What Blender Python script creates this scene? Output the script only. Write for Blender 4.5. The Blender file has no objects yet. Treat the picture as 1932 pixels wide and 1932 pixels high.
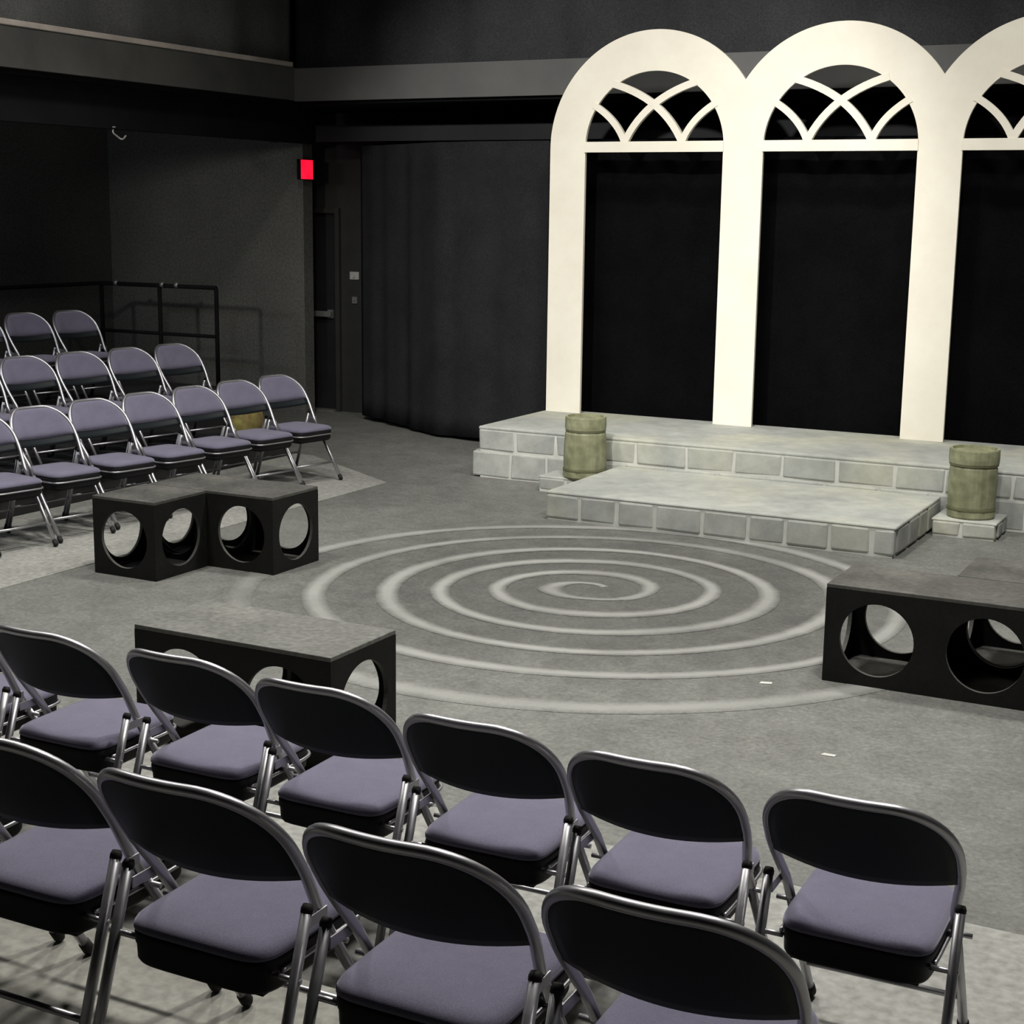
import bpy, bmesh, math, random
from mathutils import Vector, Matrix
random.seed(7)
S = bpy.context.scene
COL = S.collection
PI = math.pi

# ------------------------------------------------------------------ helpers
def tag(o, label=None, cat=None, group=None, kind=None):
    if label: o['label'] = label
    if cat: o['category'] = cat
    if group: o['group'] = group
    if kind: o['kind'] = kind
    return o

def empty(name, loc, rz, label, cat, group=None):
    o = bpy.data.objects.new(name, None)
    o.empty_display_size = .1
    COL.objects.link(o)
    o.location = loc
    o.rotation_euler = (0, 0, rz)
    return tag(o, label, cat, group)

def obj(name, bm, mat, parent=None, smooth=False, bevel=0, seg=2):
    me = bpy.data.meshes.new(name)
    bmesh.ops.recalc_face_normals(bm, faces=bm.faces)
    bm.to_mesh(me); bm.free()
    if smooth:
        for p in me.polygons: p.use_smooth = True
    me.materials.append(mat)
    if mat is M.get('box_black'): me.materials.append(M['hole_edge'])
    o = bpy.data.objects.new(name, me)
    COL.objects.link(o)
    if parent: o.parent = parent
    if bevel:
        m = o.modifiers.new('bevel', 'BEVEL'); m.width = bevel; m.segments = seg
        m.limit_method = 'ANGLE'; m.angle_limit = math.radians(35)
    return o

def box(bm, x0, x1, y0, y1, z0, z1):
    v = [bm.verts.new((x, y, z)) for z in (z0, z1) for y in (y0, y1) for x in (x0, x1)]
    for f in ((0, 2, 3, 1), (4, 5, 7, 6), (0, 1, 5, 4), (2, 6, 7, 3), (0, 4, 6, 2), (1, 3, 7, 5)):
        bm.faces.new([v[i] for i in f])

def boxes(*l):
    bm = bmesh.new()
    for b in l: box(bm, *b)
    return bm

def rounded_path(pts, radii, n=8):
    """polyline with rounded corners"""
    out = []
    P = [Vector(p) for p in pts]
    for i, p in enumerate(P):
        r = radii[i] if i < len(radii) else 0
        if i in (0, len(P) - 1) or r <= 0:
            out.append(p); continue
        a = (P[i - 1] - p); b = (P[i + 1] - p)
        ra = min(r, a.length * .49); rb = min(r, b.length * .49)
        A = p + a.normalized() * ra; B = p + b.normalized() * rb
        for k in range(n + 1):
            t = k / n
            out.append(A * (1 - t) ** 2 + p * 2 * t * (1 - t) + B * t * t)
    return out

def tube(bm, path, r, n=10, cap=True):
    path = [Vector(p) for p in path]
    rings = []
    up = None
    for i, p in enumerate(path):
        d = (path[min(i + 1, len(path) - 1)] - path[max(i - 1, 0)]).normalized()
        if up is None:
            up = d.orthogonal().normalized()
        up = (up - d * up.dot(d)).normalized()
        s = d.cross(up)
        rr = r[i] if isinstance(r, (list, tuple)) else r
        rings.append([bm.verts.new(p + (up * math.cos(2 * PI * k / n) + s * math.sin(2 * PI * k / n)) * rr) for k in range(n)])
    for a, b in zip(rings[:-1], rings[1:]):
        for k in range(n):
            bm.faces.new((a[k], a[(k + 1) % n], b[(k + 1) % n], b[k]))
    if cap:
        bm.faces.new(rings[0][::-1]); bm.faces.new(rings[-1])
    return bm

def lathe(bm, prof, n=32, c=(0, 0)):
    rings = [[bm.verts.new((c[0] + r * math.cos(2 * PI * k / n), c[1] + r * math.sin(2 * PI * k / n), z)) for k in range(n)] for r, z in prof]
    for a, b in zip(rings[:-1], rings[1:]):
        for k in range(n):
            bm.faces.new((a[k], a[(k + 1) % n], b[(k + 1) % n], b[k]))
    bm.faces.new(rings[0][::-1]); bm.faces.new(rings[-1])
    return bm

def copy_tree(o, parent=None):
    c = o.copy(); COL.objects.link(c)
    if parent: c.parent = parent
    for ch in [q for q in ALL_CHILD.get(o.name, [])]:
        copy_tree(ch, c)
    return c
ALL_CHILD = {}
def index_children(root):
    for ch in root.children:
        ALL_CHILD.setdefault(root.name, []).append(ch)
        index_children(ch)

# ------------------------------------------------------------------ materials
def new_mat(name):
    m = bpy.data.materials.new(name); m.use_nodes = True
    nt = m.node_tree
    return m, nt, nt.nodes['Principled BSDF']

def noise(nt, scale, detail=4, rough=.6, vec=None, dist=0):
    n = nt.nodes.new('ShaderNodeTexNoise')
    n.inputs['Scale'].default_value = scale; n.inputs['Detail'].default_value = detail
    n.inputs['Roughness'].default_value = rough; n.inputs['Distortion'].default_value = dist
    if vec: nt.links.new(vec, n.inputs['Vector'])
    return n

def ramp(nt, fac, stops):
    r = nt.nodes.new('ShaderNodeValToRGB')
    e = r.color_ramp.elements
    while len(e) < len(stops): e.new(.5)
    for k, (p, c) in enumerate(stops):
        e[k].position = p; e[k].color = (*c, 1) if len(c) == 3 else c
    nt.links.new(fac, r.inputs['Fac'])
    return r

def mixc(nt, fac, a, b, mode='MIX'):
    m = nt.nodes.new('ShaderNodeMix'); m.data_type = 'RGBA'; m.blend_type = mode
    if isinstance(fac, (int, float)): m.inputs[0].default_value = fac
    else: nt.links.new(fac, m.inputs[0])
    for s, v in ((6, a), (7, b)):
        if isinstance(v, tuple): m.inputs[s].default_value = (*v, 1)
        else: nt.links.new(v, m.inputs[s])
    return m.outputs[2]

def coords(nt, kind='Object'):
    return nt.nodes.new('ShaderNodeTexCoord').outputs[kind]

def bump(nt, bsdf, h, strength=.2, dist=.01):
    b = nt.nodes.new('ShaderNodeBump'); b.inputs['Strength'].default_value = strength
    b.inputs['Distance'].default_value = dist
    nt.links.new(h, b.inputs['Height']); nt.links.new(b.outputs['Normal'], bsdf.inputs['Normal'])

def mottled(name, c1, c2, scale=3, rough=.6, metal=0, spec=.5, detail=5, bmp=0, bscale=60, fine=0):
    m, nt, b = new_mat(name)
    v = coords(nt)
    n = noise(nt, scale, detail, .65, v)
    r = ramp(nt, n.outputs['Fac'], [(.3, c1), (.7, c2)])
    col = r.outputs['Color']
    if fine:
        n2 = noise(nt, fine, 2, .5, v)
        r2 = ramp(nt, n2.outputs['Fac'], [(.3, (.75,) * 3), (.7, (1.15,) * 3)])
        col = mixc(nt, 1.0, col, r2.outputs['Color'], 'MULTIPLY')
    nt.links.new(col, b.inputs['Base Color'])
    b.inputs['Roughness'].default_value = rough; b.inputs['Metallic'].default_value = metal
    b.inputs['Specular IOR Level'].default_value = spec
    if bmp:
        n3 = noise(nt, bscale, 3, .6, v)
        bump(nt, b, n3.outputs['Fac'], bmp)
    return m

def floor_colour(nt):
    """worn grey-painted stage floor; world-space mottling"""
    g = nt.nodes.new('ShaderNodeNewGeometry').outputs['Position']
    n1 = noise(nt, .55, 5, .6, g, .6)
    n2 = noise(nt, 3.2, 6, .7, g, .5)
    n3 = noise(nt, 45, 3, .7, g)
    a = ramp(nt, n1.outputs['Fac'], [(.32, (.116, .118, .110)), (.68, (.146, .148, .138))]).outputs['Color']
    b2 = ramp(nt, n2.outputs['Fac'], [(.3, (.82,) * 3), (.72, (1.16,) * 3)]).outputs['Color']
    c = mixc(nt, 1.0, a, b2, 'MULTIPLY')
    d = ramp(nt, n3.outputs['Fac'], [(.3, (.76,) * 3), (.7, (1.24,) * 3)]).outputs['Color']
    c = mixc(nt, 1.0, c, d, 'MULTIPLY')
    n4 = noise(nt, 13, 4, .75, g, 1.0)
    c = mixc(nt, 1.0, c, ramp(nt, n4.outputs['Fac'], [(.32, (.84,) * 3), (.7, (1.15,) * 3)]).outputs['Color'], 'MULTIPLY')
    # the middle of the stage is painted a darker grey, its edge scuffed away
    dist = nt.nodes.new('ShaderNodeVectorMath'); dist.operation = 'DISTANCE'
    nt.links.new(g, dist.inputs[0]); dist.inputs[1].default_value = (-3.45, 7.75, 0)
    ad = nt.nodes.new('ShaderNodeMath'); ad.operation = 'MULTIPLY_ADD'
    nt.links.new(n2.outputs['Fac'], ad.inputs[0]); ad.inputs[1].default_value = .9; nt.links.new(dist.outputs['Value'], ad.inputs[2])
    mr = nt.nodes.new('ShaderNodeMapRange'); mr.inputs[1].default_value = 1.5; mr.inputs[2].default_value = 2.7
    nt.links.new(ad.outputs[0], mr.inputs[0])
    k = ramp(nt, mr.outputs[0], [(0, (.64,) * 3), (1, (1.04,) * 3)]).outputs['Color']
    return mixc(nt, 1.0, c, k, 'MULTIPLY'), n2, n3

M = {}
m, nt, b = new_mat('stage_floor_paint')
c, n2, n3 = floor_colour(nt)
nt.links.new(c, b.inputs['Base Color'])
b.inputs['Roughness'].default_value = .62; b.inputs['Specular IOR Level'].default_value = .3
bump(nt, b, n3.outputs['Fac'], .12, .004)
M['floor'] = m

m, nt, b = new_mat('spiral_paint')
c, n2, n3 = floor_colour(nt)
uv = coords(nt, 'UV')
sep = nt.nodes.new('ShaderNodeSeparateXYZ'); nt.links.new(uv, sep.inputs[0])
# v = 0..1 across: soft chalky edge
mp = nt.nodes.new('ShaderNodeMath'); mp.operation = 'PINGPONG'; mp.inputs[1].default_value = .5
nt.links.new(sep.outputs['Y'], mp.inputs[0])
geo = nt.nodes.new('ShaderNodeNewGeometry').outputs['Position']
nz = noise(nt, 7, 5, .7, geo); nz2 = noise(nt, 1.3, 3, .6, geo)
ad = nt.nodes.new('ShaderNodeMath'); ad.operation = 'MULTIPLY_ADD'
nt.links.new(nz.outputs['Fac'], ad.inputs[0]); ad.inputs[1].default_value = .34
nt.links.new(mp.outputs[0], ad.inputs[2])
edge = ramp(nt, ad.outputs[0], [(.17, (0, 0, 0)), (.56, (1, 1, 1))]).outputs['Color']
fade = ramp(nt, nz2.outputs['Fac'], [(.3, (.55,) * 3), (.62, (1,) * 3)]).outputs['Color']
mk = mixc(nt, 1.0, edge, fade, 'MULTIPLY')
al = nt.nodes.new('ShaderNodeVertexColor'); al.layer_name = 'wear'
mk = mixc(nt, 1.0, mk, al.outputs['Color'], 'MULTIPLY')
col = mixc(nt, mk, c, (.262, .265, .253))
nt.links.new(col, b.inputs['Base Color']); b.inputs['Roughness'].default_value = .7
b.inputs['Specular IOR Level'].default_value = .25
M['spiral'] = m

M['border'] = mottled('pale_floor_sheet', (.23, .23, .215), (.305, .305, .285), 1.6, .6, fine=30, spec=.3)
M['riser'] = mottled('riser_deck', (.20, .195, .175), (.29, .285, .255), 1.8, .6, fine=30, spec=.3)
M['riser_side'] = mottled('riser_black', (.012, .012, .012), (.02, .02, .02), 4, .8)
M['black_wall'] = mottled('black_wall_paint', (.105, .106, .102), (.138, .138, .130), 1.2, .85, spec=.2, fine=40)
M['dark_wall'] = mottled('dark_wall_paint', (.030, .033, .036), (.042, .044, .046), 1.2, .85, spec=.2)
M['fascia'] = mottled('grey_fascia_paint', (.115, .117, .120), (.150, .150, .148), 1.5, .7, spec=.3)
M['pit_black'] = mottled('soffit_black', (.006, .006, .007), (.010, .010, .011), 2, .9, spec=.1)
M['lip'] = mottled('worn_pale_edge', (.40, .355, .32), (.66, .58, .53), 2.5, .6)
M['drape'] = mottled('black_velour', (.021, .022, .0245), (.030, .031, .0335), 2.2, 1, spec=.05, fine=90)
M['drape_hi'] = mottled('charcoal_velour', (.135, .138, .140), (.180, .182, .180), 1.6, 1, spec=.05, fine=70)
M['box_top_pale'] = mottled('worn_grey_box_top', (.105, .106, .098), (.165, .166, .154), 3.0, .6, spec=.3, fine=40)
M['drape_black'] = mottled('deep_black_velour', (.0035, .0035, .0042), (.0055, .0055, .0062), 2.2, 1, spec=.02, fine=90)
M['hole_edge'] = mottled('pale_hole_edge', (.05, .05, .047), (.13, .13, .12), 6, .6, spec=.3)  # hole rims paler than the black panels
M['fascia_dark'] = mottled('worn_dark_fascia_paint', (.065, .066, .066), (.115, .114, .106), 1.1, .7, spec=.3)
M['riser_dark'] = mottled('black_riser_deck', (.018, .018, .019), (.032, .032, .033), 2.5, .7, spec=.25, fine=30)
M['drape_up'] = mottled('black_masking_velour', (.046, .048, .052), (.064, .066, .070), 1.6, 1, spec=.05, fine=70)
M['box_black'] = mottled('black_box_paint', (.006, .006, .006), (.011, .011, .010), 5, .6, spec=.2, fine=60)
M['box_top'] = mottled('scuffed_box_top', (.042, .042, .038), (.108, .106, .097), 3.0, .55, spec=.4, fine=40)
M['stone'] = None
m, nt, b = new_mat('painted_stone')
v = coords(nt)
n1 = noise(nt, 2.2, 5, .6, v, .4); n2 = noise(nt, 9, 5, .7, v); n3 = noise(nt, 1.1, 3, .5, v)
a = ramp(nt, n1.outputs['Fac'], [(.3, (.30, .313, .298)), (.7, (.42, .43, .405))]).outputs['Color']
a = mixc(nt, ramp(nt, n3.outputs['Fac'], [(.48, (0, 0, 0)), (.7, (.75,) * 3)]).outputs['Color'], a, (.45, .45, .36))
a = mixc(nt, 1.0, a, ramp(nt, n2.outputs['Fac'], [(.25, (.80,) * 3), (.75, (1.12,) * 3)]).outputs['Color'], 'MULTIPLY')
nt.links.new(a, b.inputs['Base Color']); b.inputs['Roughness'].default_value = .75
b.inputs['Specular IOR Level'].default_value = .25
bump(nt, b, n2.outputs['Fac'], .15, .01)
M['stone'] = m
M['mortar'] = mottled('painted_mortar', (.46, .47, .44), (.58, .58, .545), 6, .8)
M['arch'] = mottled('cream_arch_paint', (.80, .755, .655), (.88, .845, .745), 2.6, .6, spec=.25)
M['barrel'] = mottled('olive_barrel_paint', (.165, .172, .095), (.31, .315, .205), 5, .6, spec=.4, fine=14)
M['barrel_band'] = mottled('olive_barrel_band', (.085, .09, .045), (.14, .145, .08), 5, .55, spec=.4)
# chairs
m, nt, b = new_mat('lilac_chair_fabric')
v = coords(nt)
n1 = noise(nt, 420, 2, .6, v); n2 = noise(nt, 9, 4, .6, v)
a = ramp(nt, n1.outputs['Fac'], [(.3, (.108, .101, .146)), (.7, (.170, .160, .226))]).outputs['Color']
a = mixc(nt, 1.0, a, ramp(nt, n2.outputs['Fac'], [(.3, (.90,) * 3), (.7, (1.08,) * 3)]).outputs['Color'], 'MULTIPLY')
nt.links.new(a, b.inputs['Base Color']); b.inputs['Roughness'].default_value = .95
b.inputs['Specular IOR Level'].default_value = .15
b.inputs['Sheen Weight'].default_value = .8; b.inputs['Sheen Roughness'].default_value = .4; b.inputs['Sheen Tint'].default_value = (.80, .77, .92, 1)
bump(nt, b, n1.outputs['Fac'], .25, .002)
M['fabric'] = m
m, nt, b = new_mat('grey_metal_paint')
b.inputs['Base Color'].default_value = (.44, .435, .46, 1); b.inputs['Metallic'].default_value = .92
n1 = noise(nt, 30, 3, .6, coords(nt))
nt.links.new(ramp(nt, n1.outputs['Fac'], [(.3, (.36,) * 3), (.7, (.42,) * 3)]).outputs['Color'], b.inputs['Roughness'])
M['metal'] = m
m, nt, b = new_mat('dark_back_shell')
n1 = noise(nt, 26, 4, .75, coords(nt)); n2 = noise(nt, 3, 3, .6, coords(nt))
nt.links.new(ramp(nt, n1.outputs['Fac'], [(.70, (.0085, .0120, .0150)), (.80, (.035, .038, .041))]).outputs['Color'], b.inputs['Base Color'])
b.inputs['Roughness'].default_value = .55; b.inputs['Specular IOR Level'].default_value = .22
M['shell'] = m
M['pan'] = mottled('dark_seat_pan', (.007, .007, .009), (.012, .012, .014), 8, .6, spec=.2)
M['rubber'] = mottled('black_rubber', (.008, .008, .008), (.014, .014, .014), 20, .7, spec=.3)
M['door'] = mottled('black_door_paint', (.010, .010, .011), (.016, .016, .017), 2, .6, spec=.3)
M['pale_metal'] = mottled('worn_metal', (.22, .22, .21), (.36, .36, .34), 15, .4, .6)
M['switch'] = mottled('pale_plastic', (.34, .34, .33), (.42, .42, .40), 12, .5)
M['bag'] = mottled('mustard_bag', (.15, .075, .045), (.32, .30, .08), 6, .8, fine=20)
M['tape'] = mottled('white_tape', (.40, .40, .38), (.52, .52, .49), 20, .7)
m, nt, b = new_mat('lit_red_sign')
n1 = noise(nt, 6, 2, .5, coords(nt))
rr = ramp(nt, n1.outputs['Fac'], [(.3, (1, .004, .03)), (.7, (1, .012, .05))]).outputs['Color']
nt.links.new(rr, b.inputs['Emission Color']); b.inputs['Emission Strength'].default_value = 1.15
b.inputs['Base Color'].default_value = (.2, .0, .01, 1)
M['exit'] = m

# ------------------------------------------------------------------ camera
f_px = 2907.53
Fv = Vector((-.4546, .8698, -.1919)).normalized()
yaw, pitch, roll = .481727, .193150, .013375
cy, sy, cp, sp = math.cos(yaw), math.sin(yaw), math.cos(pitch), math.sin(pitch)
Fv = Vector((-sy * cp, cy * cp, -sp)); R0 = Vector((cy, sy, 0)); U0 = R0.cross(Fv)
Rv = R0 * math.cos(roll) + U0 * math.sin(roll); Uv = -R0 * math.sin(roll) + U0 * math.cos(roll)
cd = bpy.data.cameras.new('camera'); cam = bpy.data.objects.new('camera', cd); COL.objects.link(cam)
mw = Matrix(((Rv.x, Uv.x, -Fv.x, 0), (Rv.y, Uv.y, -Fv.y, 0), (Rv.z, Uv.z, -Fv.z, 2.1), (0, 0, 0, 1)))
cam.matrix_world = mw
cd.sensor_width = 36; cd.lens = f_px / 1932 * 36; cd.clip_start = .05; cd.clip_end = 100
S.camera = cam

# ------------------------------------------------------------------ room shell
def struct(name, bm, mat, label=None, parent=None, **k):
    o = obj(name, bm, mat, parent, **k)
    if parent is None: o['kind'] = 'structure'
    if label: o['label'] = label
    return o
XL, XR, YB, YF, ZC = -11.75, 3.2, 14.2, -2.4, 6.4
struct('floor', boxes((XL - .2, XR + .2, YF - .2, YB + .2, -.15, 0)), M['floor'], 'worn grey painted stage floor')
flo = bpy.data.objects['floor']
# pale floor sheets around the stage
bm = bmesh.new()
def prism(bm, poly, z0, z1):
    a = [bm.verts.new((x, y, z0)) for x, y in poly]; b2 = [bm.verts.new((x, y, z1)) for x, y in poly]
    bm.faces.new(a[::-1]); bm.faces.new(b2)
    for i in range(len(poly)):
        j = (i + 1) % len(poly); bm.faces.new((a[i], a[j], b2[j], b2[i]))
prism(bm, [(XL, 4.5), (-6.36, 4.5), (-6.36, 10.05), (-7.62, 10.85), (XL, 10.85)], 0, .004)
struct('floor_border_left', bm, M['border'], 'pale grey floor sheet under the far left seating')
bm = bmesh.new()
prism(bm, [(XL, YF), (XR, YF), (XR, 4.49), (XL, 4.49)], 0, .004)
struct('floor_border_near', bm, M['border'], 'pale grey floor sheet under the near seating')

struct('wall_left', boxes((XL - .2, XL, YF - .2, YB + .2, 0, ZC)), M['black_wall'])
struct('wall_right', boxes((XR, XR + .2, YF - .2, YB + .2, 0, ZC)), M['dark_wall'])
struct('wall_front', boxes((XL, XR, YF - .2, YF, 0, ZC)), M['dark_wall'])
struct('wall_back', boxes((XL, XR, YB, YB + .2, 0, ZC)), M['dark_wall'])
struct('ceiling', boxes((XL - .2, XR + .2, YF - .2, YB + .2, ZC, ZC + .15)), M['pit_black'])
# grey return wall left of the door, and the back of the door recess
struct('wall_return', boxes((XL, -9.21, 13.0, 13.16, 0, 3.05)), M['black_wall'], 'charcoal wall under the gallery, left of the exit door')
struct('wall_recess', boxes((-9.10, -7.2, 13.46, 13.6, 0, 3.05), (-9.95, -9.10, 13.46, 13.6, 2.06, 3.05)), M['riser_side'])

# door with push bar
d = struct('door_1', boxes((-9.93, -9.12, 13.47, 13.52, .02, 2.05)), M['door'], 'black exit door in the back corner')
bm = boxes((-9.86, -9.17, 13.40, 13.44, .985, 1.045)); box(bm, -9.86, -9.80, 13.43, 13.475, .97, 1.06); box(bm, -9.23, -9.17, 13.43, 13.475, .97, 1.06)
struct('push_bar', bm, M['fascia'], 'grey push bar', d, bevel=.008)
struct('threshold', boxes((-9.93, -9.12, 13.36, 13.50, .0, .018)), M['pale_metal'], 'worn metal threshold', d)
struct('door_frame', boxes((-9.12, -9.07, 13.42, 13.50, 0, 2.1), (-9.98, -9.93, 13.42, 13.50, 0, 2.1), (-9.93, -9.12, 13.42, 13.50, 2.05, 2.1)), M['riser_side'], None, d)

t = empty('light_switch', (-8.90, 13.455, 1.42), 0, 'small pale switch plate on the dark wall right of the exit door', 'switch')
obj('switch_plate', boxes((-.055, .055, -.012, .004, -.04, .04)), M['switch'], t, bevel=.004)
obj('toggle', boxes((-.012, .012, -.026, -.012, -.018, .012)), M['switch'], t)
t = empty('key_switch', (-8.90, 13.455, 1.17), 0, 'tiny grey key switch below the pale switch plate by the exit door', 'switch')
obj('cover_plate', boxes((-.03, .03, -.010, .004, -.035, .035)), M['fascia'], t, bevel=.003)
bm = bmesh.new(); tube(bm, [(0, -.008, .005), (0, -.022, .005)], .012, 10); obj('key_cylinder', bm, M['pale_metal'], t)

t = empty('exit_sign', (-9.192, 13.0, 2.385), 0, 'lit red exit sign seen edge-on at the end of the charcoal wall', 'sign')
obj('sign_housing', boxes((-.018, .03, -.105, .105, -.01, .19)), M['pit_black'], t, bevel=.004)
obj('lit_face', boxes((.03, .036, -.10, .10, -.004, .184)), M['exit'], t)

# ------------------------------------------------------------------ gallery
def gallery():
    GX, GY = -8.87, 12.4
    struct('trim_1', boxes((GX - .05, GX, -2.4, GY, 3.10, 3.40), (GX - .16, GX - .05, -2.4, GY, 3.10, 3.125)), M['fascia_dark'], 'grey gallery fascia along the left side')
    struct('trim_2', boxes((GX, XR, GY, GY + .05, 3.09, 3.39), (GX - .05, GX, GY, GY + .05, 3.10, 3.40)), M['fascia'], 'grey gallery fascia along the back')
    struct('trim_3', boxes((GX - .012, GX + .012, -2.4, GY - .03, 3.402, 3.446)), M['lip'], 'pale worn edge strip on top of the left gallery fascia', bevel=.006)
    struct('trim_4', boxes((-9.6, XR, 13.0, 13.08, 2.745, 2.90)), M['dark_wall'], 'dark beam under the back gallery')
    struct('trim_5', boxes((-9.13, -9.05, -2.4, 13.0, 2.72, 3.058)), M['pit_black'], 'dark beam under the left gallery')
    struct('gallery_floor', boxes((XL, GX - .05, -2.4, YB, 3.06, 3.18), (GX - .05, XR, GY + .05, YB, 3.06, 3.18)), M['pit_black'])
gallery()
# small conduit hook under the left gallery beam
t = empty('ceiling_hook', (-9.06, 10.1, 2.73), 0, 'small pale metal hook hanging under the dark left gallery beam', 'hook')
bm = bmesh.new(); tube(bm, rounded_path([(0, 0, 0), (.0, -.01, -.04), (.05, .05, -.10), (.09, .05, -.06)], [0, .02, .03, 0], 5), .008, 8); obj('hook_bend', bm, M['pale_metal'], t, smooth=True)
bm = bmesh.new(); tube(bm, [(0, 0, 0), (0, 0, .012)], .022, 10); obj('hook_base', bm, M['pale_metal'], t)

# ------------------------------------------------------------------ drapes
def drape(name, path, z0, z1, amp, wl, mat, label, cat='curtain', hem=.0, step=.05, nz=14):
    pts = [Vector((p[0], p[1], 0)) for p in path]
    L = [0]
    for a, b2 in zip(pts[:-1], pts[1:]): L.append(L[-1] + (b2 - a).length)
    n = int(L[-1] / step)
    bm = bmesh.new(); rows = []
    rnd = random.Random(hash(name) % 1000 if False else len(name) * 13)
    ph = [rnd.uniform(0, 6.28) for _ in range(4)]
    for i in range(n + 1):
        s = L[-1] * i / n
        k = max(j for j in range(len(L) - 1) if L[j] <= s + 1e-9)
        tt = (s - L[k]) / (L[k + 1] - L[k]); p = pts[k].lerp(pts[k + 1], tt)
        d2 = (pts[k + 1] - pts[k]).normalized(); nn = Vector((-d2.y, d2.x, 0))
        r = []
        for q in range(nz + 1):
            z = z0 + (z1 - z0) * q / nz
            a = amp * (1.15 - .5 * q / nz)
            o = a * (.55 * math.sin(2 * PI * s / wl + ph[0] + .5 * math.sin(s * 1.3)) + .3 * math.sin(2 * PI * s / (wl * .57) + ph[1] + .3 * q / nz) + .35 * math.sin(2 * PI * s / (wl * 2.7) + ph[2]))
            zz = z + (hem * math.sin(s * 3.1 + ph[3]) if q == 0 else 0)
            r.append(bm.verts.new((p.x + nn.x * o, p.y + nn.y * o, zz)))
        rows.append(r)
    for a, b2 in zip(rows[:-1], rows[1:]):
        for q in range(nz): bm.faces.new((a[q], b2[q], b2[q + 1], a[q + 1]))
    o = obj(name, bm, mat, None, smooth=True)
    s = o.modifiers.new('thick', 'SOLIDIFY'); s.thickness = .006
    return tag(o, label, cat)
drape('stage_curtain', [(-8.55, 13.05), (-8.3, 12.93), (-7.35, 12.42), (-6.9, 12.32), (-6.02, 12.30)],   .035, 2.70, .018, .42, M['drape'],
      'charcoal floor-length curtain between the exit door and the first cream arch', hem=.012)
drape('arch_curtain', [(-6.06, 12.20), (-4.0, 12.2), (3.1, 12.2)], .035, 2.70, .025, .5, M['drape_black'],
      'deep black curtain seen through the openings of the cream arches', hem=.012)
drape('upper_back_drape', [(-9.02, 12.62), (3.1, 12.62)], 3.2, 6.3, .05, .9, M['drape_up'], 'black masking drape above the back gallery fascia')
drape('upper_side_drape', [(-9.04, -2.2), (-9.04, 12.56)], 3.2, 6.3, .05, 1.1, M['drape_hi'], 'charcoal masking drape above the left gallery fascia')

# ------------------------------------------------------------------ floor spiral
SP = [(41, .10), (80, .105), (118, .114), (165, .16), (214, .217), (255, .228), (295, .245), (340, .31), (402, .373), (440, .378), (478, .385), (522, .44), (570, .517), (612, .548), (655, .575), (700, .645), (750, .715),
      (795, .69), (838, .68), (885, .75), (932, .843), (975, .89), (1015, .934), (1060, .985), (1105, 1.024), (1150, 1.015), (1198, 1.02), (1247, 1.06), (1296, 1.14), (1335, 1.23), (1375, 1.30), (1436, 1.36), (1480, 1.42), (1510, 1.385),
      (1558, 1.383), (1606, 1.45), (1655, 1.545), (1695, 1.61), (1735, 1.669), (1774, 1.744), (1825, 1.71), (1874, 1.692), (1920, 1.718), (1977, 1.86), (2025, 1.98), (2072, 2.12), (2095, 2.155), (2124, 2.16), (2150, 2.15), (2172, 2.10)]
def spiral():
    c0 = Vector((-3.559, 7.75)); bm = bmesh.new()
    uvl = bm.loops.layers.uv.new('UVMap'); cl = bm.loops.layers.float_color.new('wear')
    th = []; a = 41.
    while a <= 2172: th.append(a); a += 4
    def R(x):
        for (a0, r0), (a1, r1) in zip(SP[:-1], SP[1:]):
            if a0 <= x <= a1: return r0 + (r1 - r0) * (x - a0) / (a1 - a0)
        return SP[-1][1]
    rs = [R(x) for x in th]
    for _ in range(3):
        rs = [rs[0]] + [(rs[i - 1] + 2 * rs[i] + rs[i + 1]) / 4 for i in range(1, len(rs) - 1)] + [rs[-1]]
    prev = None
    for i, (x, r) in enumerate(zip(th, rs)):
        q = math.radians(x); d2 = Vector((math.cos(q), math.sin(q)))
        w = .045 + .030 * min(1, (x - 41) / 400) + .010 * math.sin(x * .031) + (.02 if x > 1950 else 0)
        if x < 330: w = .038 + .055 * max(0, 1 - abs(x - 215) / 75)
        w *= .84
        wear = 1.0
        if 1985 < x < 2045: wear = .35
        if x > 2120: wear = 1 - (x - 2120) / 90
        if 1490 < x < 1560: wear = .65
        cur = (bm.verts.new((*(c0 + d2 * (r - w)), .0015)), bm.verts.new((*(c0 + d2 * (r + w)), .0015)), x, wear)
        if prev:
            fc = bm.faces.new((prev[0], cur[0], cur[1], prev[1]))
            for lp, (u, v2, wr) in zip(fc.loops, ((prev[2], 0, prev[3]), (cur[2], 0, cur[3]), (cur[2], 1, cur[3]), (prev[2], 1, prev[3]))):
                lp[uvl].uv = (u / 40, v2); lp[cl] = (wr, wr, wr, 1)
        prev = cur
    o = obj('painted_spiral', bm, M['spiral'], flo)
    o['label'] = 'chalky white spiral painted on the stage floor'
spiral()
def scrap(x, y, sx, sy, rz, label):
    bm = bmesh.new(); prism(bm, [(-sx, -sy), (sx * .9, -sy * .8), (sx, sy), (-sx * .7, sy * .9)], 0, .002)
    o = obj('tape_scrap', bm, M['tape']); o.location = (x, y, 0.0005); o.rotation_euler[2] = rz
    tag(o, label, 'tape')
scrap(-2.093, 6.524, .03, .016, .3, 'small white tape scrap on the grey floor left of the right-hand black box')
scrap(-1.569, 5.733, .03, .014, 0, 'faint white tape scrap on the grey floor beyond the near front chairs')

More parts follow.
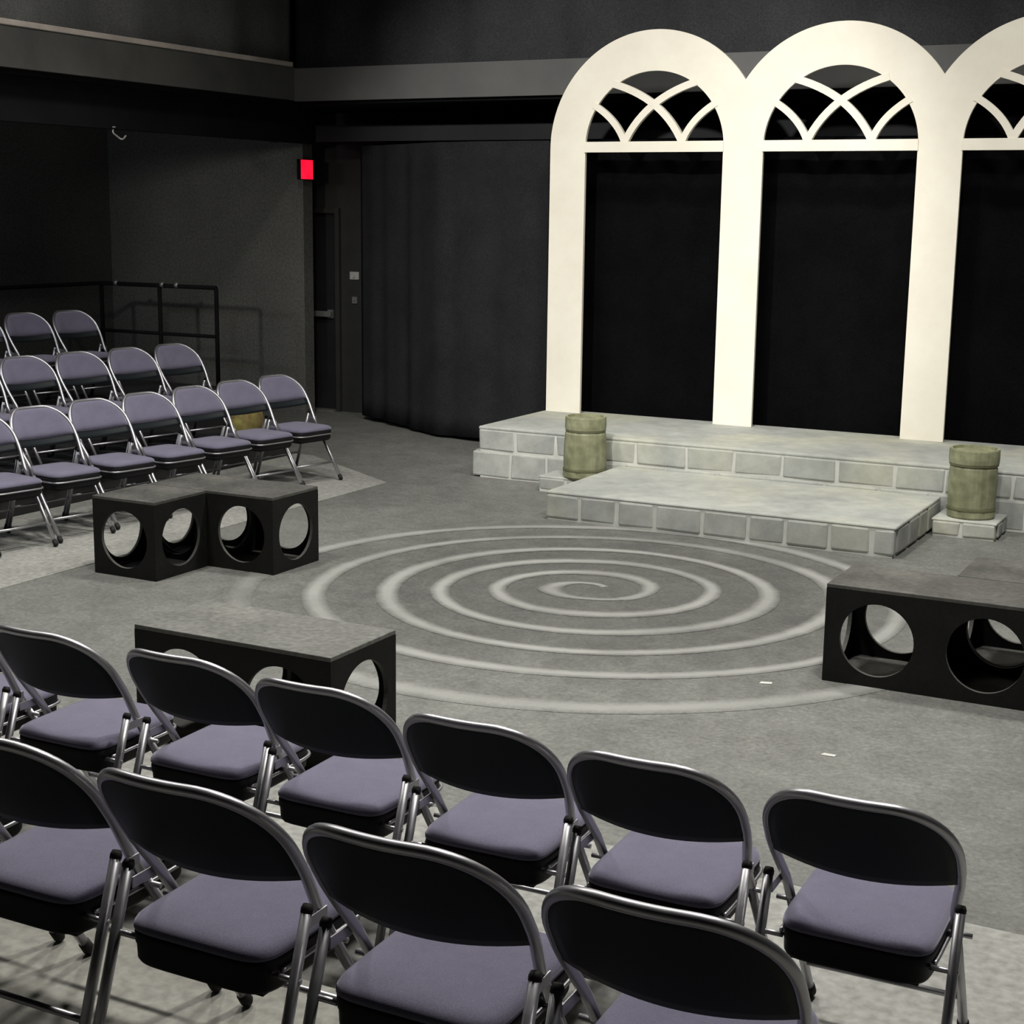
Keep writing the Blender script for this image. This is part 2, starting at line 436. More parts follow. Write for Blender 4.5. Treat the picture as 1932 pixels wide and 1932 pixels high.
# ------------------------------------------------------------------ stone platform, step, plinths
def stone_block(bm, x0, x1, y0, y1, z0, z1, j=.006):
    v = []
    for z in (z0, z1):
        for y in (y0, y1):
            for x in (x0, x1):
                v.append(bm.verts.new((x + random.uniform(-j, j), y + random.uniform(-j, j), z + random.uniform(-j, j) * .5)))
    for f in ((0, 2, 3, 1), (4, 5, 7, 6), (0, 1, 5, 4), (2, 6, 7, 3), (0, 4, 6, 2), (1, 3, 7, 5)):
        bm.faces.new([v[i] for i in f])
def course(bm, x0, x1, y0, y1, z0, z1, wmin, wmax, gap=.014, dep=.05, side=True):
    """front row of stones facing -Y with returns down both ends"""
    x = x0
    while x < x1 - .01:
        w = random.uniform(wmin, wmax)
        if x + w > x1 - wmin * .6: w = x1 - x
        stone_block(bm, x + gap / 2, x + w - gap / 2, y0, y0 + dep, z0 + gap / 2, z1 - .004)
        x += w
    if side:
        for xs in ((x0, x0 + dep), (x1 - dep, x1)):
            y = y0 + dep + gap
            while y < y1 - .01:
                w = random.uniform(wmin, wmax)
                if y + w > y1 - wmin * .6: w = y1 - y
                stone_block(bm, xs[0], xs[1], y + gap / 2, y + w - gap / 2, z0 + gap / 2, z1 - .004)
                y += w
random.seed(11)
pl = empty('stone_platform', (0, 0, 0), 0, 'long pale grey stone platform carrying the cream arches', 'platform')
PX0, PX1, PY0, PY1, PH = -5.90, 2.6, 10.68, 11.98, .4115
obj('platform_core', boxes((PX0 + .02, PX1 - .02, PY0 + .008, PY1 - .02, 0, PH - .02)), M['mortar'], pl)
bm = bmesh.new(); course(bm, PX0 - .06, PX1, PY0, PY1, 0.002, .215, .28, .44)
obj('lower_course', bm, M['stone'], pl, bevel=.014)
bm = bmesh.new(); course(bm, PX0, PX1, PY0 + .002, PY1, .215, PH - .02, .26, .46)
obj('upper_course', bm, M['stone'], pl, bevel=.014)
obj('platform_top', boxes((PX0 + .002, PX1 - .002, PY0 + .004, PY1, PH - .03, PH)), M['stone'], pl, bevel=.012)
st = empty('stone_step', (0, 0, 0), 0, 'low pale stone step in front of the platform, behind the floor spiral', 'step')
SX0, SX1, SY0, SY1, SH = -4.664, -2.225, 9.41, 10.66, .1996
obj('step_core', boxes((SX0 + .02, SX1 - .02, SY0 + .008, SY1, 0, SH - .02)), M['mortar'], st)
bm = bmesh.new(); course(bm, SX0, SX1, SY0, SY1, .002, SH - .014, .24, .34, gap=.02)
obj('front_course', bm, M['stone'], st, bevel=.016)
obj('step_top', boxes((SX0 + .002, SX1 - .002, SY0 + .004, SY1, SH - .022, SH)), M['stone'], st, bevel=.012)
def plinth(x0, x1, y0, y1, h, label):
    p = empty('stone_plinth', (0, 0, 0), 0, label, 'plinth')
    obj('plinth_core', boxes((x0 + .015, x1 - .015, y0 + .008, y1, 0, h - .015)), M['mortar'], p)
    bm = bmesh.new(); course(bm, x0, x1, y0, y1, .002, h - .012, .16, .24, gap=.02, dep=.04)
    obj('plinth_course', bm, M['stone'], p, bevel=.012)
    obj('plinth_top', boxes((x0 + .002, x1 - .002, y0 + .004, y1, h - .02, h)), M['stone'], p, bevel=.01)
plinth(-2.205, -1.775, 10.27, 10.665, .12, 'small pale stone plinth under the right-hand olive barrel')
plinth(-5.20, -4.685, 10.36, 10.665, .12, 'small pale stone plinth under the left-hand olive barrel')

def barrel(x, y, z, s, taper, rz, label):
    t = empty('barrel', (x, y, z), rz, label, 'barrel', None)
    h = .465
    prof = [(.150, 0), (.158, .012), (.158, .05), (.150, .062), (.155, .075), (.160, .16), (.161, .25), (.158, .335), (.151, .352), (.150, .362)]
    prof = [(r * (1 + taper * (1 - z2 / h)), z2) for r, z2 in prof]
    bm = bmesh.new(); n = 36; rings = []
    for r, z2 in prof:
        rings.append([bm.verts.new((r * (1 - (.022 if k % 6 == 0 else 0)) * math.cos(2 * PI * k / n) * s, r * (1 - (.022 if k % 6 == 0 else 0)) * math.sin(2 * PI * k / n) * s, z2)) for k in range(n)])
    for a, b2 in zip(rings[:-1], rings[1:]):
        for k in range(n): bm.faces.new((a[k], a[(k + 1) % n], b2[(k + 1) % n], b2[k]))
    bm.faces.new(rings[0][::-1]); bm.faces.new(rings[-1])
    obj('barrel_body', bm, M['barrel'], t, smooth=False)
    bm = bmesh.new(); lathe(bm, [(.152 * s, .360), (.163 * s, .368), (.165 * s, .40), (.164 * s, .455), (.161 * s, h), (.146 * s, h), (.144 * s, h - .02)], 36)
    obj('barrel_rim', bm, M['barrel'], t, smooth=False)
    bm = bmesh.new(); lathe(bm, [(.154 * s, .352), (.161 * s, .354), (.161 * s, .366), (.154 * s, .368)], 36); obj('barrel_band', bm, M['barrel_band'], t)
    bm = bmesh.new()
    q = 1 + taper * .85
    lathe(bm, [(.152 * s * q, .052), (.1605 * s * q, .055), (.1605 * s * q, .068), (.152 * s * q, .07)], 36); obj('barrel_band', bm, M['barrel_band'], t)
barrel(-1.985, 10.46, .12, 1.0, 0.0, .2, 'olive green barrel on the plinth at the right end of the stone step')
barrel(-4.87, 10.50, .12, .95, .12, .6, 'olive green barrel on the plinth at the left end of the stone step')

# ------------------------------------------------------------------ cream arches
AY0, AY1 = 11.815, 11.845
CX = [-4.9415, -3.414, -1.8865, -.359]; ZS, RO, RI = 2.61, .92, .602
HW = .5995   # half opening
def arch_frame():
    """plywood cut-out: outer union of arcs minus openings, built as strips along x"""
    bm = bmesh.new()
    z0 = PH + .001
    def top(x): return max([ZS + math.sqrt(max(0, RO * RO - (x - c) ** 2)) for c in CX if abs(x - c) <= RO + 1e-6] or [ZS])
    xs = set()
    xl, xr = CX[0] - RO, CX[-1] + RO
    for c in CX:
        for k in range(65):
            a = PI * k / 64
            for r in (RO, RI):
                x = c + r * math.cos(a)
                if r == RI and abs(x - c) > HW: x = c + math.copysign(HW, x - c)
                if xl <= x <= xr: xs.add(round(x, 5))
        xs.add(round(c - HW, 5)); xs.add(round(c + HW, 5))
    for c0, c1 in zip(CX[:-1], CX[1:]): xs.add(round((c0 + c1) / 2, 5))
    xs.add(round(xl, 5)); xs.add(round(xr, 5))
    xs = sorted(xs)
    cache = {}
    def V(x, y, z):
        k = (round(x, 5), round(y, 5), round(z, 5))
        if k not in cache: cache[k] = bm.verts.new(k)
        return cache[k]
    def quad(*p):
        vs = [V(*q) for q in p]
        u = []
        for v in vs:
            if v not in u: u.append(v)
        if len(u) >= 3:
            try: bm.faces.new(u)
            except ValueError: pass
    for x0, x1 in zip(xs[:-1], xs[1:]):
        xm = (x0 + x1) / 2
        c = next((c for c in CX if abs(xm - c) < HW), None)
        def inner(x): return ZS + math.sqrt(max(0, RI * RI - (x - c) ** 2))
        if c is None:
            b0, b1 = z0, z0
        else:
            b0, b1 = inner(x0), inner(x1)
        t0, t1 = top(x0), top(x1)
        quad((x0, AY0, b0), (x1, AY0, b1), (x1, AY0, t1), (x0, AY0, t0))
        quad((x0, AY1, b0), (x0, AY1, t0), (x1, AY1, t1), (x1, AY1, b1))
        quad((x0, AY0, t0), (x1, AY0, t1), (x1, AY1, t1), (x0, AY1, t0))
        quad((x0, AY0, b0), (x0, AY1, b0), (x1, AY1, b1), (x1, AY0, b1))
    zi = ZS + math.sqrt(RI * RI - HW * HW)
    for c in CX:
        for sgn in (-1, 1):
            x = c + sgn * HW; quad((x, AY0, z0), (x, AY1, z0), (x, AY1, zi), (x, AY0, zi))
    for x in (xl, xr): quad((x, AY0, z0), (x, AY1, z0), (x, AY1, ZS), (x, AY0, ZS))
    return bm
ar = empty('arcade_flat', (0, 0, 0), 0, 'tall cream painted row of round arches standing on the stone platform', 'arch')
obj('arch_frame', arch_frame(), M['arch'], ar)
def strip_arc(bm, pts, w, y0, y1):
    """ribbon through points in the xz plane, width w"""
    P = [Vector(p) for p in pts]; L, Rr = [], []
    for i, p in enumerate(P):
        d2 = (P[min(i + 1, len(P) - 1)] - P[max(i - 1, 0)]).normalized(); nn = Vector((-d2.y, d2.x))
        a, c = p + nn * w / 2, p - nn * w / 2
        L.append((bm.verts.new((a.x, y0, a.y)), bm.verts.new((a.x, y1, a.y)))); Rr.append((bm.verts.new((c.x, y0, c.y)), bm.verts.new((c.x, y1, c.y))))
    for i in range(len(P) - 1):
        bm.faces.new((L[i][0], L[i + 1][0], Rr[i + 1][0], Rr[i][0])); bm.faces.new((L[i][1], Rr[i][1], Rr[i + 1][1], L[i + 1][1]))
        bm.faces.new((L[i][0], L[i][1], L[i + 1][1], L[i + 1][0])); bm.faces.new((Rr[i][0], Rr[i + 1][0], Rr[i + 1][1], Rr[i][1]))
    for i in (0, -1): bm.faces.new((L[i][0], Rr[i][0], Rr[i][1], L[i][1]))
def bez(a, b2, c, n=14):
    a, b2, c = Vector(a), Vector(b2), Vector(c)
    return [a * (1 - t) ** 2 + b2 * 2 * t * (1 - t) + c * t * t for t in [k / n for k in range(n + 1)]]
for c in CX:
    obj('transom', boxes((c - HW - .004, c + HW + .004, AY0 - .012, AY1 + .004, 2.578, 2.662)), M['arch'], ar)
    y0, y1 = AY0 - .008, AY1 + .002
    for sgn in (-1, 1):
        bm = bmesh.new()
        strip_arc(bm, bez((c + sgn * .257, 2.64), (c + sgn * .09, 2.995), (c - sgn * .36, 3.118)), .056, y0 - .002 * (sgn > 0), y1 + .002 * (sgn > 0))   # long rib crossing the middle
        obj('tracery_rib', bm, M['arch'], ar)
        bm = bmesh.new()
        strip_arc(bm, bez((c + sgn * .245, 2.64), (c + sgn * .31, 2.83), (c + sgn * .53, 2.955)), .052, y0 + .001, y1 - .001)  # short rib out to the side
        obj('tracery_rib', bm, M['arch'], ar)
bm = bmesh.new()
for x in (CX[0] + .76, CX[1] + .76, CX[2] + .76): box(bm, x - .04, x + .04, AY1 + .001, AY1 + .04, PH + .001, 2.5)
box(bm, CX[0] - .80, CX[0] - .72, AY1 + .001, AY1 + .04, PH + .001, 2.5)
obj('rear_batten', bm, M['pit_black'], ar)

# ------------------------------------------------------------------ black boxes with round holes
def holed(bm, w, h, t, cells, r, mat4):
    """panel in local u (0..w), v (0..h), thickness t along n, one round hole per cell"""
    N = 48; cw = w / cells
    for ci in range(cells):
        ox = ci * cw + cw / 2; oy = h / 2
        sq, ci_ = [], []
        for k in range(N):
            a = 2 * PI * (k + .5) / N; ca, sa = math.cos(a), math.sin(a)
            s = min((cw / 2) / abs(ca) if abs(ca) > 1e-9 else 9, (h / 2) / abs(sa) if abs(sa) > 1e-9 else 9)
            sq.append((ox + ca * s, oy + sa * s)); ci_.append((ox + ca * r, oy + sa * r))
        # snap the nearest samples to the corners so the square stays square
        for cxn in (-1, 1):
            for cyn in (-1, 1):
                tx, ty = ox + cxn * cw / 2, oy + cyn * h / 2
                k = min(range(N), key=lambda i: (sq[i][0] - tx) ** 2 + (sq[i][1] - ty) ** 2); sq[k] = (tx, ty)
        vs = [[bm.verts.new(mat4 @ Vector((p[0], p[1], d2))) for p in ring] for ring in (sq, ci_) for d2 in (0, t)]
        s0, s1, c0, c1 = vs
        for k in range(N):
            j = (k + 1) % N
            bm.faces.new((s0[k], c0[k], c0[j], s0[j])); bm.faces.new((s1[k], s1[j], c1[j], c1[k]))
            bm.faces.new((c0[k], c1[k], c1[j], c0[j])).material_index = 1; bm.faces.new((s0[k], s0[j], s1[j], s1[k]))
def basis(o, u, v):
    u, v = Vector(u), Vector(v); n = u.cross(v)
    return Matrix(((u.x, v.x, n.x, o[0]), (u.y, v.y, n.y, o[1]), (u.z, v.z, n.z, o[2]), (0, 0, 0, 1)))
def stage_box(x, y, rz, cells, w, label, top='box_top', dep=.457):
    group = None
    h = .457; T = .019; r = .168
    t = empty('stage_box', (x, y, 0.001), rz, label, 'box', group)
    obj('top_panel', boxes((0, w, 0, dep, h - T, h)), M[top], t, bevel=.003)
    obj('bottom_panel', boxes((T, w - T, T, dep - T, 0, T)), M['box_top'], t)
    hh = h - T - .0005
    bm = bmesh.new(); holed(bm, w, hh, T, cells, r, basis((0, T, 0), (1, 0, 0), (0, 0, 1))); obj('front_panel', bm, M['box_black'], t)
    bm = bmesh.new(); holed(bm, w, hh, T, cells, r, basis((0, dep, 0), (1, 0, 0), (0, 0, 1))); obj('back_panel', bm, M['box_black'], t)
    sd = dep - 2 * T - .001
    for xx in (0, w - T):
        bm = bmesh.new(); holed(bm, sd, hh, T, 1, r, basis((xx, T + .0005, 0), (0, 1, 0), (0, 0, 1))); obj('end_panel', bm, M['box_black'], t)
    for k in range(1, cells):
        bm = bmesh.new(); holed(bm, sd - .001, hh - T - .001, T, 1, r * .95, basis((w * k / cells - T / 2, T + .001, T), (0, 1, 0), (0, 0, 1))); obj('divider', bm, M['box_black'], t)
    return t
stage_box(-6.195, 6.619, 0, 1, .457, 'black cube with round holes at the left front of the far left pair')
stage_box(-6.18, 7.085, 0, 2, .918, 'long black box with round holes tucked behind the black cube on the left')
stage_box(-4.094, 4.583, 0, 2, .945, 'long black box with round holes directly beyond the near front chairs', 'box_top_pale')
stage_box(-1.884, 6.70, 0, 2, .955, 'long black box with round holes at the right edge, right of the spiral')
stage_box(-1.40, 7.17, 0, 1, .457, 'black cube mostly hidden behind the right-hand long black box')

# ------------------------------------------------------------------ risers
def riser(x0, x1, y0, y1, h, label, deck):
    t = empty('seating_riser', (0, 0, 0), 0, label, 'riser')
    obj('deck', boxes((x0, x1, y0, y1, h - .03, h)), M[deck], t, bevel=.004)
    obj('skirt', boxes((x0 + .012, x1 - .012, y0 + .012, y1 - .012, .0045, h - .03)), M['riser_side'], t)
riser(-9.12, -7.78, 4.6, 10.72, .18, 'low black-skirted riser under the second row of the far left seating', 'riser_dark')
riser(-11.6, -9.13, 4.6, 12.1, .36, 'higher black-skirted riser under the third row of the far left seating', 'riser_dark')
riser(-4.2, .2, 1.70, 2.93, .20, 'low black-skirted riser under the second row of the near seating', 'riser')

# guard rail behind the far-left third row
t = empty('guard_rail', (0, 0, .36), 0, 'black pipe guard rail at the back corner of the far left riser', 'railing')
xr, yr = -10.95, 11.95
bm = bmesh.new(); tube(bm, rounded_path([(xr, 5.0, .97), (xr, yr, .97), (-9.5, yr, .97)], [0, .05, 0]), .021, 10); obj('top_rail', bm, M['pit_black'], t, smooth=True)
bm = bmesh.new(); tube(bm, rounded_path([(xr, 5.0, .50), (xr, yr, .50), (-9.5, yr, .50)], [0, .05, 0]), .018, 10); obj('mid_rail', bm, M['pit_black'], t, smooth=True)
for px, py in ((xr, 6.5), (xr, 8.3), (xr, 10.1), (xr, yr), (-10.2, yr), (-9.5, yr)):
    bm = bmesh.new(); tube(bm, [(px, py, 0), (px, py, .965)], .021, 10); obj('post', bm, M['pit_black'], t, smooth=True)
for px in (-10.75, -10.16, -9.98):
    bm = bmesh.new(); tube(bm, [(px - .018, yr, .98), (px + .018, yr, .98)], .030, 10); obj('rail_clamp', bm, M['pale_metal'], t, smooth=True)['label'] = 'small pale metal clamp'

# mustard bag behind the fifth chair
t = empty('bag', (-8.0, 10.40, .18), .1, 'mustard and rust bag on the riser behind the far left front row of chairs', 'bag')
bm = bmesh.new()
prof = [(.10, .17, 0), (.115, .19, .05), (.11, .19, .16), (.09, .18, .25), (.055, .165, .30)]
rings = []
for a, b2, z in prof:
    rings.append([bm.verts.new((a * math.copysign(abs(math.cos(q)) ** .5, math.cos(q)) + random.uniform(-.006, .006), b2 * math.copysign(abs(math.sin(q)) ** .5, math.sin(q)) + random.uniform(-.006, .006), z)) for q in [2 * PI * k / 20 for k in range(20)]])
for a, b2 in zip(rings[:-1], rings[1:]):
    for k in range(20): bm.faces.new((a[k], a[(k + 1) % 20], b2[(k + 1) % 20], b2[k]))
bm.faces.new(rings[0][::-1]); bm.faces.new(rings[-1])
obj('bag_body', bm, M['bag'], t, smooth=True)
for sx in (-.03, .03):
    bm = bmesh.new(); tube(bm, rounded_path([(sx, -.08, .29), (sx, -.06, .38), (sx, .06, .38), (sx, .08, .29)], [0, .05, .05, 0], 5), .008, 8); obj('bag_handle', bm, M['barrel_band'], t, smooth=True)

# ------------------------------------------------------------------ folding chair
def grid_pad(bm, outline_fn, nu, nv, front, back):
    """closed sheet; front/back map (u,v in -1..1) to a point"""
    A = [[bm.verts.new(front(-1 + 2 * i / nu, -1 + 2 * j / nv)) for j in range(nv + 1)] for i in range(nu + 1)]
    B = [[bm.verts.new(back(-1 + 2 * i / nu, -1 + 2 * j / nv)) for j in range(nv + 1)] for i in range(nu + 1)]
    for i in range(nu):
        for j in range(nv):
            bm.faces.new((A[i][j], A[i + 1][j], A[i + 1][j + 1], A[i][j + 1]))
            bm.faces.new((B[i][j], B[i][j + 1], B[i + 1][j + 1], B[i + 1][j]))
    for i in range(nu):
        for j in (0, nv): bm.faces.new((A[i][j], A[i + 1][j], B[i + 1][j], B[i][j]))
    for j in range(nv):
        for i in (0, nu): bm.faces.new((A[i][j], A[i][j + 1], B[i][j + 1], B[i][j]))

TW, TB, TR = .206, .228, .0125          # half spacing of the main tubes, tube radius
SL = (.26 + .25) / .785       # run per rise of the main tubes
def ty(z): return .26 - SL * z
ZT = .792                     # tube centre at the top
BUL = .048                    # how far the back bows rearwards
def bow(x): return -BUL * (1 - (x / .235) ** 2)
def make_chair():
    t = empty('folding_chair', (0, 0, 0), 0, 'x', 'chair')
    # upper U tube
    half = []
    zc = ZT - .150
    pts = [Vector((TW, ty(.40), .40)), Vector((TW + .002, ty(.47), .47)), Vector((TB - .004, ty(.56), .56)), Vector((TB, ty(.60), .60)), Vector((TB, ty(zc), zc))]
    for k in range(1, 13):
        a = PI / 2 * k / 12
        x = TB - .150 + .150 * math.cos(a); z = zc + .150 * math.sin(a)
        pts.append(Vector((x, ty(z) + bow(x) * (z - zc) / .150, z)))
    for k in range(1, 5):
        x = (TB - .150) * (1 - k / 4); pts.append(Vector((x, ty(ZT) + bow(x), ZT)))
    path = pts + [Vector((-p.x, p.y, p.z)) for p in pts[-2::-1]]
    bm = bmesh.new(); tube(bm, path, TR, 12); obj('back_frame', bm, M['metal'], t, smooth=True)
    # back: half-width at height z, inside the tube
    zb = .572
    def hw(z):
        if z <= zc: return TB - .002 if z > .6 else TB - .005
        q = min(1, (z - zc) / .150); return TB - .150 + .150 * math.sqrt(max(0, 1 - q * q))
    def P(u, v, off, inset, zl=None):
        zl = zl or zb
        z = zl + (ZT - .006 - zl) * (v + 1) / 2
        z = min(z, ZT - .004)
        w = hw(z) - inset; x = u * w
        fr = min(1, max(0, (z - zb) / .05))
        y = ty(z) + bow(x) * (1.0 if z < zc else 1.0)
        sag = -.016 * (1 - u * u) * min(1, max(0, (1 - v) / 2)) ** 2
        z += sag
        k2 = Vector((0, math.cos(math.atan(SL)), math.sin(math.atan(SL)))) * off
        return Vector((x, y, z)) + k2
    bm = bmesh.new(); grid_pad(bm, None, 16, 14, lambda u, v: P(u, v, .000, .002), lambda u, v: P(u, v, -.007, .002))
    obj('back_shell', bm, M['shell'], t, smooth=True)['label'] = 'smooth dark rear shell'
    def puff(u, v): return .006 + .020 * (max(0, 1 - u ** 6) ** .5) * (max(0, 1 - v ** 6) ** .5)
    bm = bmesh.new(); grid_pad(bm, None, 16, 14, lambda u, v: P(u * .985, v * .985 - .005, puff(u, v), .004, .614), lambda u, v: P(u * .985, v * .985 - .005, .0015, .004, .614))
    obj('backrest', bm, M['fabric'], t, smooth=True)
    # seat cushion: rounded trapezoid
    y0, y1 = -.205, .205
    def outline(q, ins=0):
        w0, w1 = .186, .188
        c, s = math.cos(q), math.sin(q); e = .30
        yy = math.copysign(abs(s) ** e, s); xx = math.copysign(abs(c) ** e, c)
        w = w0 + (w1 - w0) * (yy + 1) / 2
        return xx * (w - ins), (y0 + y1) / 2 + yy * ((y1 - y0) / 2 - ins)
    N = 56
    def rings_mesh(layers):
        bm = bmesh.new(); rings = []
        for ins, z, dome in layers:
            rings.append([bm.verts.new((*outline(2 * PI * (k + .5) / N, ins), z)) for k in range(N)])
        for a, b2 in zip(rings[:-1], rings[1:]):
            for k in range(N): bm.faces.new((a[k], a[(k + 1) % N], b2[(k + 1) % N], b2[k]))
        bm.faces.new(rings[0][::-1]); bm.faces.new(rings[-1])
        return bm
    zt = .432
    obj('seat', rings_mesh([(.006, zt - .030, 0), (.001, zt - .028, 0), (.001, zt - .020, 0), (.006, zt - .010, 0), (.016, zt - .003, 0), (.032, zt + .002, 0), (.07, zt + .006, 0), (.13, zt + .008, 0)]), M['fabric'], t, smooth=True)
    seat = t.children[-1] if t.children else None
    obj('seat_pan', rings_mesh([(.020, zt - .106, 0), (.010, zt - .104, 0), (.006, zt - .096, 0), (.005, zt - .064, 0), (.003, zt - .060, 0), (.002, zt - .040, 0), (.004, zt - .0305, 0), (.02, zt - .0302, 0)]), M['pan'], t, smooth=True)['label'] = 'black seat pan with the shade under the seat built in'  # pan made deeper; its lower black stands in for shadow under the seat
    rim = [Vector((*outline(2 * PI * k / 80, -.002), zt - .060)) for k in range(-4, 45)]
    bm = bmesh.new(); tube(bm, rim, .0055, 8); obj('seat_rim', bm, M['metal'], t, smooth=True)
    obj('seat_underside', boxes((-.155, .155, -.17, .17, zt - .114, zt - .106)), M['pan'], t)
    # front legs continue the main tubes
    for s in (-1, 1):
        bm = bmesh.new(); tube(bm, [(s * TW, ty(.4), .4), (s * TW, ty(.2), .2), (s * (TW - .002), ty(.028), .028)], TR, 12); lg = obj('leg', bm, M['metal'], t, smooth=True)
        bm = bmesh.new(); tube(bm, [(s * (TW - .002), ty(.040), .040), (s * (TW - .002), ty(.016), .016), (s * (TW - .002), ty(.007), .007)], [.0155, .0165, .012], 12); obj('foot', bm, M['rubber'], lg, smooth=True)
    # rear legs, pivoted outside the main tubes
    RW = .2315
    ra, rb = Vector((0, ty(.5) - .055, .505)), Vector((0, -.285, .0))
    for s in (-1, 1):
        a = Vector((s * RW, ra.y, ra.z)); c = Vector((s * RW, rb.y, .026)); dd = (c - a)
        bm = bmesh.new(); tube(bm, [a, a + dd * .5, c], TR, 12); lg = obj('leg', bm, M['metal'], t, smooth=True)
        bm = bmesh.new(); tube(bm, [a + dd * .94 , a + dd * .995, a + dd * 1.03], [.0155, .0165, .012], 12); obj('foot', bm, M['rubber'], lg, smooth=True)
        bm = bmesh.new(); tube(bm, [a + dd * .012, a - dd * .006, a - dd * .024], [.0134, .0136, .010], 12); obj('leg_cap', bm, M['rubber'], lg, smooth=True)
        # side link plate from rear leg to main tube, and the seat pivot
        bm = bmesh.new(); xx = s * (TW + .0135)
        box(bm, min(xx, xx + s * .004), max(xx, xx + s * .004), ty(.47) - .075, ty(.47) + .012, .452, .478)
        obj('hinge_plate', bm, M['metal'], t, bevel=.001)
        bm = bmesh.new(); tube(bm, [(s * (TW - .03), ty(.385) , .385), (s * (RW + .0125), ty(.385), .385)], .007, 8); obj('pivot_bolt', bm, M['metal'], t, smooth=True)
        bm = bmesh.new(); tube(bm, [(s * (TW - .03), a.y + dd.y * .27, .37), (s * (RW + .0125), a.y + dd.y * .27, .37)], .007, 8); obj('pivot_bolt', bm, M['metal'], t, smooth=True)
    zz = .17; k = (.505 - zz) / (.505 - .026); yy = ra.y + (rb.y - ra.y) * k
    bm = bmesh.new(); tube(bm, [(-RW, yy, zz), (RW, yy, zz)], .0085, 10); obj('stretcher', bm, M['metal'], t, smooth=True)
    bm = bmesh.new(); tube(bm, [(-TW, ty(.14), .14), (TW, ty(.14), .14)], .0085, 10); obj('stretcher', bm, M['metal'], t, smooth=True)
    return t
proto = make_chair(); bpy.context.view_layer.update(); index_children(proto)
used = [False]
def place(x, y, z, rz, label, group):
    if not used[0]: c = proto; used[0] = True
    else: c = copy_tree(proto)
    c.location = (x, y, z); c.rotation_euler = (0, 0, rz)
    c['label'] = label; c['group'] = group
    return c
G1 = 'folding chairs in the near front row'
near1 = [(-4.00, 3.70, 'near front row chair cut off by the left edge, left of the first full back'),
         (-3.47, 3.69, 'near front row chair at the left edge, left of the long black box'),
         (-2.928, 3.70, 'near front row chair whose dark back overlaps the left hole of the long black box'),
         (-2.415, 3.663, 'near front row chair whose dark back overlaps the right corner of the long black box'),
         (-1.884, 3.613, 'near front row chair just right of the long black box, third from the right end'),
         (-1.37, 3.577, 'near front row chair second from the right end of its row'),
         (-.85, 3.58, 'rightmost chair of the near front row, with its lilac seat fully in view')]
for k, (x, y, l) in enumerate(near1): place(x, y, .004, math.radians([1, 1, 1, 1, 2, 1, 1.5][k]), l, G1)
G2 = 'folding chairs in the near second row'
near2 = [(-2.98, 2.53, 'near second row chair beyond the left edge, only a corner of seat showing'),
         (-2.455, 2.52, 'near second row chair at the left edge with its back cut by the frame'),
         (-1.938, 2.505, 'near second row chair with its full dark back, left of centre at the bottom'),
         (-1.407, 2.48, 'near second row chair at the bottom centre, second from the right of its row'),
         (-.888, 2.465, 'rightmost and closest chair of the near second row, back cut by the bottom edge')]
for k, (x, y, l) in enumerate(near2): place(x, y, .20, math.radians(.8), l, G2)
YW = math.radians(-90 - 10); fx, fy = math.cos(math.radians(-10)), math.sin(math.radians(-10))
def far(tx, tyy, z, l, g): place(tx + .285 * fx, tyy + .285 * fy, z, YW, l, g)
G3 = 'folding chairs in the far left front row'
for x, y, l in ((-7.45, 6.400, 'far left front row chair outside the left edge, only a front leg showing'),
                (-7.43, 6.895, 'far left front row chair cut by the left edge, nearest to the viewer'),
                (-7.406, 7.387, 'far left front row chair left of the black cube, second from the left edge'),
                (-7.383, 7.887, 'far left front row chair directly behind the black cube'),
                (-7.344, 8.364, 'far left front row chair behind the gap between the black cube and the long box'),
                (-7.32, 8.864, 'far left front row chair behind the long black box, third from the door end'),
                (-7.304, 9.353, 'far left front row chair with the mustard bag showing behind it'),
                (-7.281, 9.836, 'far left front row chair at the end nearest the exit door')):
    far(x, y, .004, l, G3)
G4 = 'folding chairs in the far left second row'
for x, y, l in ((-8.70, 8.01, 'far left second row chair cut by the left edge'),
                (-8.63, 8.505, 'far left second row chair, leftmost one with a complete back in view'),
                (-8.56, 9.0, 'far left second row chair, third from the door end'),
                (-8.49, 9.495, 'far left second row chair, second from the door end'),
                (-8.44, 9.99, 'far left second row chair at the end nearest the exit door')):
    far(x, y, .18, l, G4)
G5 = 'folding chairs in the far left third row'
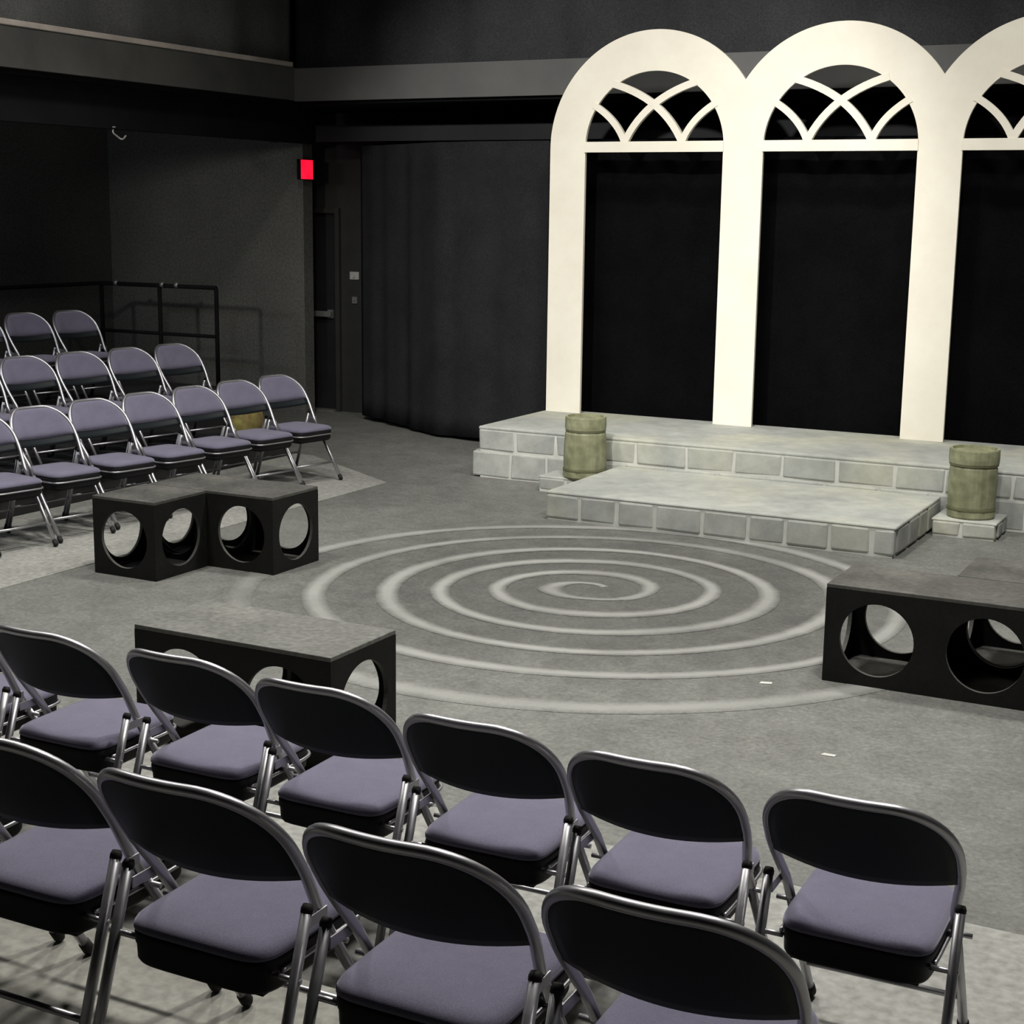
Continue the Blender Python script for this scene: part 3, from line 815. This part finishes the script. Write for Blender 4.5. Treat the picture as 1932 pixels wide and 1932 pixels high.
for x, y, l in ((-10.25, 9.57, 'far left third row chair cut by the left edge'),
                (-10.17, 10.065, 'far left third row chair in the middle of the three, top row'),
                (-10.09, 10.56, 'far left third row chair at the end beside the guard rail')):
    far(x, y, .36, l, G5)

# ------------------------------------------------------------------ light
w = bpy.data.worlds.new('world'); S.world = w; w.use_nodes = True
w.node_tree.nodes['Background'].inputs[0].default_value = (.75, .82, 1, 1)
w.node_tree.nodes['Background'].inputs[1].default_value = .0
def area(name, loc, target, size, power, col=(1, .975, .91), spread=160):
    l = bpy.data.lights.new(name, 'AREA'); l.shape = 'DISK'; l.size = size; l.energy = power; l.color = col; l.spread = math.radians(spread)
    o = bpy.data.objects.new(name, l); COL.objects.link(o); o.location = loc
    o.rotation_euler = (Vector(target) - Vector(loc)).to_track_quat('-Z', 'Y').to_euler()
def spot(name, loc, target, power, ang, blend=.6, rad=.12, col=(1, .97, .9)):
    l = bpy.data.lights.new(name, 'SPOT'); l.energy = power; l.spot_size = math.radians(ang); l.spot_blend = blend; l.shadow_soft_size = rad; l.color = col
    o = bpy.data.objects.new(name, l); COL.objects.link(o); o.location = loc
    o.rotation_euler = (Vector(target) - Vector(loc)).to_track_quat('-Z', 'Y').to_euler()
for x, y, p in ((-6.2, 5.2, 135), (-3.6, 5.2, 95), (-0.8, 5.2, 150), (-6.5, 8.6, 55), (-3.6, 8.6, 95), (-1.0, 8.6, 95)):
    area('stage_light', (x, y, 5.9), (x, y + .1, 0), .55, p * 0.98, spread=132)
spot('arch_wash', (-4.2, 4.5, 5.6), (-5.3, 11.8, 2.1), 1600, 44)
spot('arch_wash', (-1.4, 4.5, 5.6), (-2.0, 11.8, 2.1), 600, 46)
spot('added_wall_spot', (-8.0, 6.0, 2.85), (-10.2, 13.0, 1.7), 260, 30, .95, .1, (1, .96, .86))  # added spot, out of view, to brighten the charcoal wall under the gallery
area('added_gallery_fill', (-10.6, 6.5, 3.0), (-10.6, 8.5, 0), .5, 30, (.85, .92, 1))  # added fill, out of view, to lift the dark area under the gallery

S.view_settings.view_transform = 'Standard'; S.view_settings.look = 'None'
S.view_settings.exposure = 0; S.view_settings.gamma = 1; S.view_settings.use_curve_mapping = False
